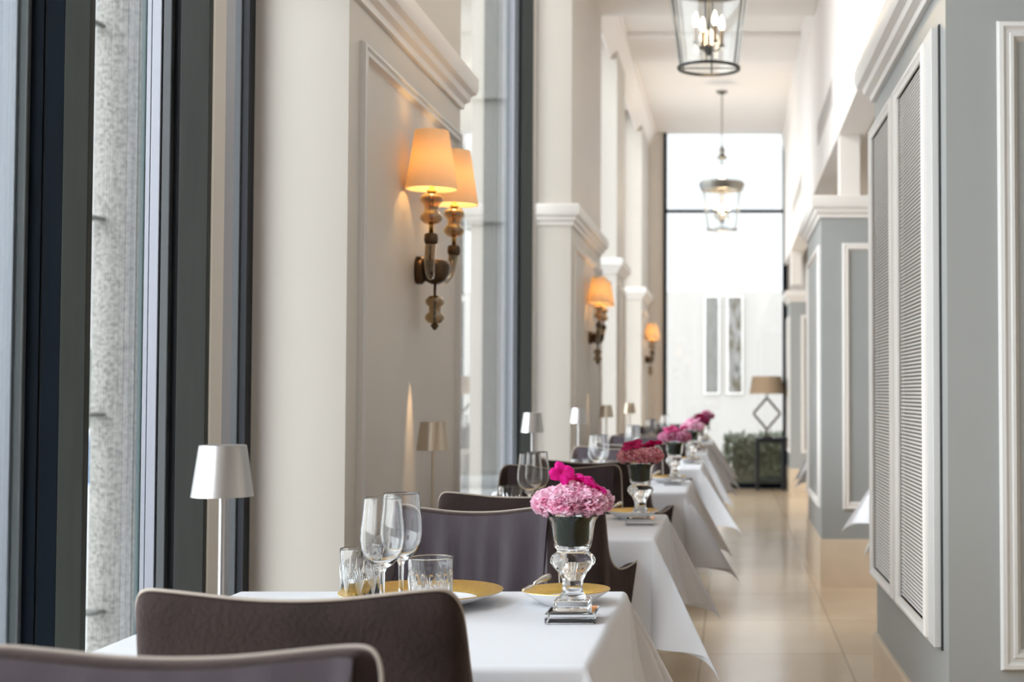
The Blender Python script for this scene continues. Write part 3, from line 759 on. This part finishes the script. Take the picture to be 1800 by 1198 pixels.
for n, (px, Y) in V.items():
    x = at(px, 690, Y).x
    place(vase, n == 1, 'crystal_vase', 'clear crystal urn vase on a square foot %s' % TSH[n], 'vase', (x, Y, .752), 0, 'crystal urn vases')
    if n == 1: b = bq1
    elif n == 2: b = bq2
    else: b = copy_tree(bq2, None, SW[n])
    b.location = (x, Y, .752); b.rotation_euler = (0,0,.4*n-.4); tag(b, BL[n] + ' in a crystal urn', 'bouquet', 'carnation bouquets')

# ------------------------------------------------------------------ wall sconces
def make_sconce():
    """origin on the wall at the body height; +x out of the wall, arms spread along y"""
    t = empty('wall_sconce')
    m = MB(); m.lathe([(0,0),(.030,0),(.034,.004),(.034,.02),(.024,.034),(0,.036)], 32); bmesh.ops.rotate(m.bm, cent=(0,0,0), matrix=Matrix.Rotation(PI/2,3,'Y'), verts=m.bm.verts[:])
    bmesh.ops.scale(m.bm, vec=(1,.9,1.3), verts=m.bm.verts[:]); m.build('backplate', BRONZE, t, smooth=True)
    m = MB(); m.lathe([(0,-.045),(.012,-.044),(.03,-.034),(.044,-.012),(.047,.012),(.044,.028),(.02,.034),(0,.036)], 32, (.06,0,0)); m.build('bowl', BRONZE, t, smooth=True)
    # lower pendant
    m = MB(); m.tube([(.06,0,-.04),(.06,0,-.175)], .0045, 10); m.lathe([(0,-.188),(.006,-.184),(.014,-.172),(.006,-.166),(0,-.166)], 16, (.06,0,0)); m.build('stem', BRONZE, t, smooth=True)
    m = MB(); m.lathe([(.006,-.078),(.02,-.082),(.030,-.094),(.028,-.106),(.019,-.114),(.018,-.130),(.029,-.140),(.031,-.152),(.022,-.164),(.006,-.168)], 32, (.06,0,0)); m.build('glass_finial', SMOKEGLASS, t, smooth=True)
    for s in (-1, 1):
        ax, ay = .084, .175*s
        pts = []
        for k in range(15):
            u = k/14; a = PI*.5*u
            pts.append((.06+(ax-.06)*u, (.035 + (.175-.035)*math.sin(a))*s, -.012 + .085*(1-math.cos(a)) - .025*math.sin(PI*u)))
        m = MB(); m.tube(pts, .012, 12, radii=[.013+.004*u/14 for u in range(15)]); a_ = m.build('arm', SMOKEGLASS, t, smooth=True)
        m = MB(); m.tube(pts, .004, 8); m.build('arm_core', BRONZE, a_, smooth=True)
        m = MB(); m.lathe([(0,.062),(.018,.064),(.021,.075),(.020,.092),(.016,.096),(0,.096)], 24, (ax,ay,0)); m.build('collar', BRONZE, t, smooth=True)
        m = MB(); m.lathe([(0,.09),(.007,.09),(.007,.285),(0,.285)], 12, (ax,ay,0)); m.lathe([(.004,.215),(.013,.217),(.015,.223),(.006,.230)], 16, (ax,ay,0)); m.build('brass_stem', BRASS, t, smooth=True)
        m = MB(); m.lathe([(.007,.122),(.022,.126),(.033,.137),(.034,.147),(.026,.158),(.021,.165),(.021,.178),(.027,.186),(.034,.194),(.032,.206),(.02,.214),(.007,.216)], 32, (ax,ay,0)); m.build('glass_bead', SMOKEGLASS, t, smooth=True)
        m = MB(); m.lathe([(.0775,.228),(.0505,.405),(.0498,.4052),(.0490,.404),(.0762,.2285),(.0775,.228)], 48, (ax,ay,0)); m.build('lamp_shade', SHADEFAB, t, autos=50)
        m = MB(); m.lathe([(0,.285),(.012,.288),(.02,.305),(.022,.32),(.016,.338),(0,.345)], 16, (ax,ay,0)); m.build('bulb', emit_mat('sconce_bulb', (1,.66,.30), 40) if 'sconce_bulb' not in MATS else MATS['sconce_bulb'], t, smooth=True)
    return t
sc = make_sconce()
ZS = 1.135 + .382
SL = ['twin shade brass and smoked glass wall sconce above the second table', 'blurred twin shade wall sconce on the second pier', 'small far twin shade sconce on the pier by the end window']
for i, y in enumerate((4.43, 9.85, 16.3)):
    place(sc, i == 0, 'wall_sconce', SL[i], 'wall sconce', (XW, y, ZS), 0, 'wall sconces on the piers')
    for s in (-1, 1):
        L = bpy.data.lights.new('sconce_light', 'POINT'); L.energy = 9.0; L.color = (1, .64, .30); L.shadow_soft_size = .015
        o = bpy.data.objects.new('sconce_light', L); COL.objects.link(o); o.location = (XW+.084, y+.175*s, ZS+.315)

for y in (4.36, 9.78, 16.2):  # unseen spots added below the sconces to put a glow on the wall
    L = bpy.data.lights.new('wall_glow_spot', 'SPOT'); L.energy = 7.0; L.color = (1, .66, .34); L.spot_size = math.radians(26); L.spot_blend = .9; L.shadow_soft_size = .01
    o = bpy.data.objects.new('wall_glow_spot', L); COL.objects.link(o); o.location = (XW+.065, y, ZS-.20)
    o.rotation_euler = Vector((-.17, 0, -1)).to_track_quat('-Z', 'Y').to_euler()

# ------------------------------------------------------------------ hanging lanterns
def make_lantern():
    """origin at the centre of the bottom ring"""
    t = empty('hanging_lantern')
    rb, rt, H = .152, .205, .395
    m = MB(); m.lathe([(rb-.006,-.004),(rb+.006,-.004),(rb+.008,.008),(rb-.004,.010),(rb-.006,-.004)], 48); m.build('bottom_ring', IRON, t, smooth=True)
    m = MB(); m.lathe([(rb,.004),(rt,H)], 48); m.build('glass', LANTGLASS, t, smooth=True)
    m = MB(); m.lathe([(rt-.008,H),(rt+.006,H),(rt+.010,H+.02),(rt+.022,H+.035),(rt+.026,H+.075),(rt+.016,H+.085),(rt-.012,H+.08),(rt-.008,H)], 48); m.build('top_ring', IRON, t, autos=40)
    for k in range(6):
        a = 2*PI*k/6 + .45
        m = MB(); m.tube([((rb+.003)*math.cos(a),(rb+.003)*math.sin(a),0),((rt+.003)*math.cos(a),(rt+.003)*math.sin(a),H)], .0042, 6); m.build('rib', IRON, t, smooth=True)
    m = MB(); m.lathe([(rt,H+.08),(.185,H+.13),(.15,H+.19),(.10,H+.245),(.055,H+.29),(.04,H+.33)], 40); m.build('dome', LANTGLASS, t, smooth=True)
    m = MB(); m.lathe([(0,H+.32),(.05,H+.32),(.056,H+.335),(.03,H+.36),(.02,H+.385),(.034,H+.40),(.03,H+.42),(.012,H+.44),(.008,H+.46),(0,H+.46)], 24); m.build('finial', IRON, t, smooth=True)
    m = MB(); m.tube([(0,0,H+.45),(0,0,1.40)], .006, 8); m.lathe([(0,1.36),(.02,1.365),(.055,1.385),(.06,1.40),(0,1.40)], 24); m.build('rod', IRON, t, autos=40)
    m = MB(); m.tube([(0,0,.085),(0,0,H+.33)], .0065, 10); m.lathe([(0,.065),(.012,.072),(.016,.085),(.024,.098),(.022,.115),(.01,.13),(0,.13)], 20)
    m.tube([(-rb,0,.003),(0,0,.003),(rb,0,.003)], .003, 6); m.build('centre_post', IRON, t, smooth=True)
    for k in range(4):
        a = PI*.5*k + .45; c, s = math.cos(a), math.sin(a)
        pts = [(c*(.01+.062*u), s*(.01+.062*u), .105 + .02*math.sin(-PI*u) + .02*u) for u in [i/8 for i in range(9)]]
        m = MB(); m.tube(pts, .004, 8); m.lathe([(0,.12),(.012,.121),(.017,.128),(.012,.131),(0,.131)], 16, (c*.072,s*.072,0)); b_ = m.build('candle_arm', IRON, t, smooth=True)
        m = MB(); m.lathe([(0,.128),(.0085,.128),(.0085,.205),(0,.205)], 14, (c*.072,s*.072,0)); m.build('candle', BRONZE, b_, autos=40)
        m = MB(); m.lathe([(0,.204),(.008,.206),(.0145,.222),(.014,.238),(.008,.26),(.002,.278),(0,.280)], 16, (c*.072,s*.072,0)); m.build('bulb', MATS.get('candle_bulb') or emit_mat('candle_bulb', (1,.84,.58), 9), b_, smooth=True)
    return t
lan = make_lantern()
for i, (px, Y, py) in enumerate(((1246, 7.1, 121), (1269, 14.2, 404))):
    q = at(px, py, Y)
    o = place(lan, i == 0, 'hanging_lantern', ['large glass bell lantern with candle bulbs cut off by the top of the photo', 'small far glass bell lantern hanging before the end window'][i], 'lantern', q, .0, 'bell lanterns along the corridor',
          {IRON: NICKEL} if i else None)
    L = bpy.data.lights.new('lantern_light', 'POINT'); L.energy = 8; L.color = (1, .74, .46); L.shadow_soft_size = .05
    lo = bpy.data.objects.new('lantern_light', L); COL.objects.link(lo); lo.location = q + Vector((0, 0, .30))

# ------------------------------------------------------------------ console with lamp at the end
YK = 16.72
a0, a1 = at(1326, 768, YK), at(1382, 768, YK); zt = a0.z; cx = (a0.x+a1.x)/2; hw = (a1.x-a0.x)/2
t = thing('console_table', 'black open frame side table standing against the end window', 'side table', (cx, YK, 0))
m = MB(); m.box(-hw, hw, -.15, .15, zt-.03, zt, .004); m.box(-hw+.015, hw-.015, -.14, .14, zt-.06, zt-.03); m.build('tabletop', BLACKWOOD, t, autos=30)
for sx in (-1, 1):
    for sy in (-1, 1):
        m = MB(); x = sx*(hw-.035); m.box(x-.02, x+.02, sy*.12-.02, sy*.12+.02, 0, zt-.055, .003); m.build('leg', BLACKWOOD, t)
m = MB(); m.box(-hw+.03, hw-.03, -.125, .125, .10, .125); m.build('shelf', BLACKWOOD, t)
t = thing('table_lamp', 'large lamp with flat tan shade and open quatrefoil base on the black side table', 'lamp', (at(1348,690,YK).x, YK, zt))
m = MB(); m.box(-.06,.06,-.045,.045,0,.018,.004); m.build('base', BRONZE, t)
zl0 = at(1348, 753, YK).z - zt; zl1 = at(1348, 700, YK).z - zt; wq = .152; hq = (zl1-zl0)/2; zc = (zl0+zl1)/2
pts = []
for k in range(64):
    a = 2*PI*k/64; r = 1 + .13*math.cos(4*a) - .10*abs(math.sin(4*a))
    pts.append((wq*r*math.cos(a)/1.13, 0, zc + hq*r*math.sin(a)/1.13))
m = MB(); m.tube(pts, .014, 8, closed=True); m.build('quatrefoil_frame', BRONZE, t, smooth=True)
m = MB(); m.tube([(0,0,.015),(0,0,zl0)], .012, 8); m.tube([(0,0,zl1),(0,0,zl1+.1)], .01, 8); m.build('stem', BRONZE, t, smooth=True)
zs0 = at(1348, 692, YK).z - zt; zs1 = at(1348, 661, YK).z - zt
m = MB(); m.lathe([(.207,zs0),(.172,zs1),(.169,zs1),(.204,zs0),(.207,zs0)], 40); m.build('lamp_shade', LINENTAN, t, autos=50)

# ------------------------------------------------------------------ light
w = bpy.data.worlds.new('sky'); scene.world = w; w.use_nodes = True
nt = w.node_tree; bg = nt.nodes['Background']
tc = nt.nodes.new('ShaderNodeTexCoord'); sp = nt.nodes.new('ShaderNodeSeparateXYZ'); cr = nt.nodes.new('ShaderNodeValToRGB')
cr.color_ramp.elements[0].position = .0; cr.color_ramp.elements[0].color = (.97,.97,1.0,1)
cr.color_ramp.elements[1].position = .8; cr.color_ramp.elements[1].color = (.82,.92,1.06,1)
nt.links.new(tc.outputs['Generated'], sp.inputs[0]); nt.links.new(sp.outputs['Z'], cr.inputs['Fac']); nt.links.new(cr.outputs['Color'], bg.inputs['Color'])
mr = nt.nodes.new('ShaderNodeMapRange'); mr.inputs['From Min'].default_value = -.2; mr.inputs['From Max'].default_value = .85
mr.inputs['To Min'].default_value = 3.1; mr.inputs['To Max'].default_value = .95
nt.links.new(sp.outputs['Y'], mr.inputs['Value']); nt.links.new(mr.outputs['Result'], bg.inputs['Strength'])
sl = bpy.data.lights.new('soft_sun', 'SUN'); sl.energy = 2.8; sl.angle = math.radians(70); sl.color = (.96,.98,1.03)
so = bpy.data.objects.new('soft_sun', sl); COL.objects.link(so)
so.rotation_euler = Vector((.80, .52, -.42)).to_track_quat('-Z', 'Y').to_euler()
scene.view_settings.view_transform = 'Standard'
scene.view_settings.look = 'None'
scene.view_settings.exposure = 0.6
cy = scene.cycles
cy.use_denoising = True
cy.max_bounces = 12; cy.diffuse_bounces = 6; cy.glossy_bounces = 6; cy.transmission_bounces = 10; cy.transparent_max_bounces = 24
cy.caustics_reflective = False; cy.caustics_refractive = False
cy.sample_clamp_indirect = 8
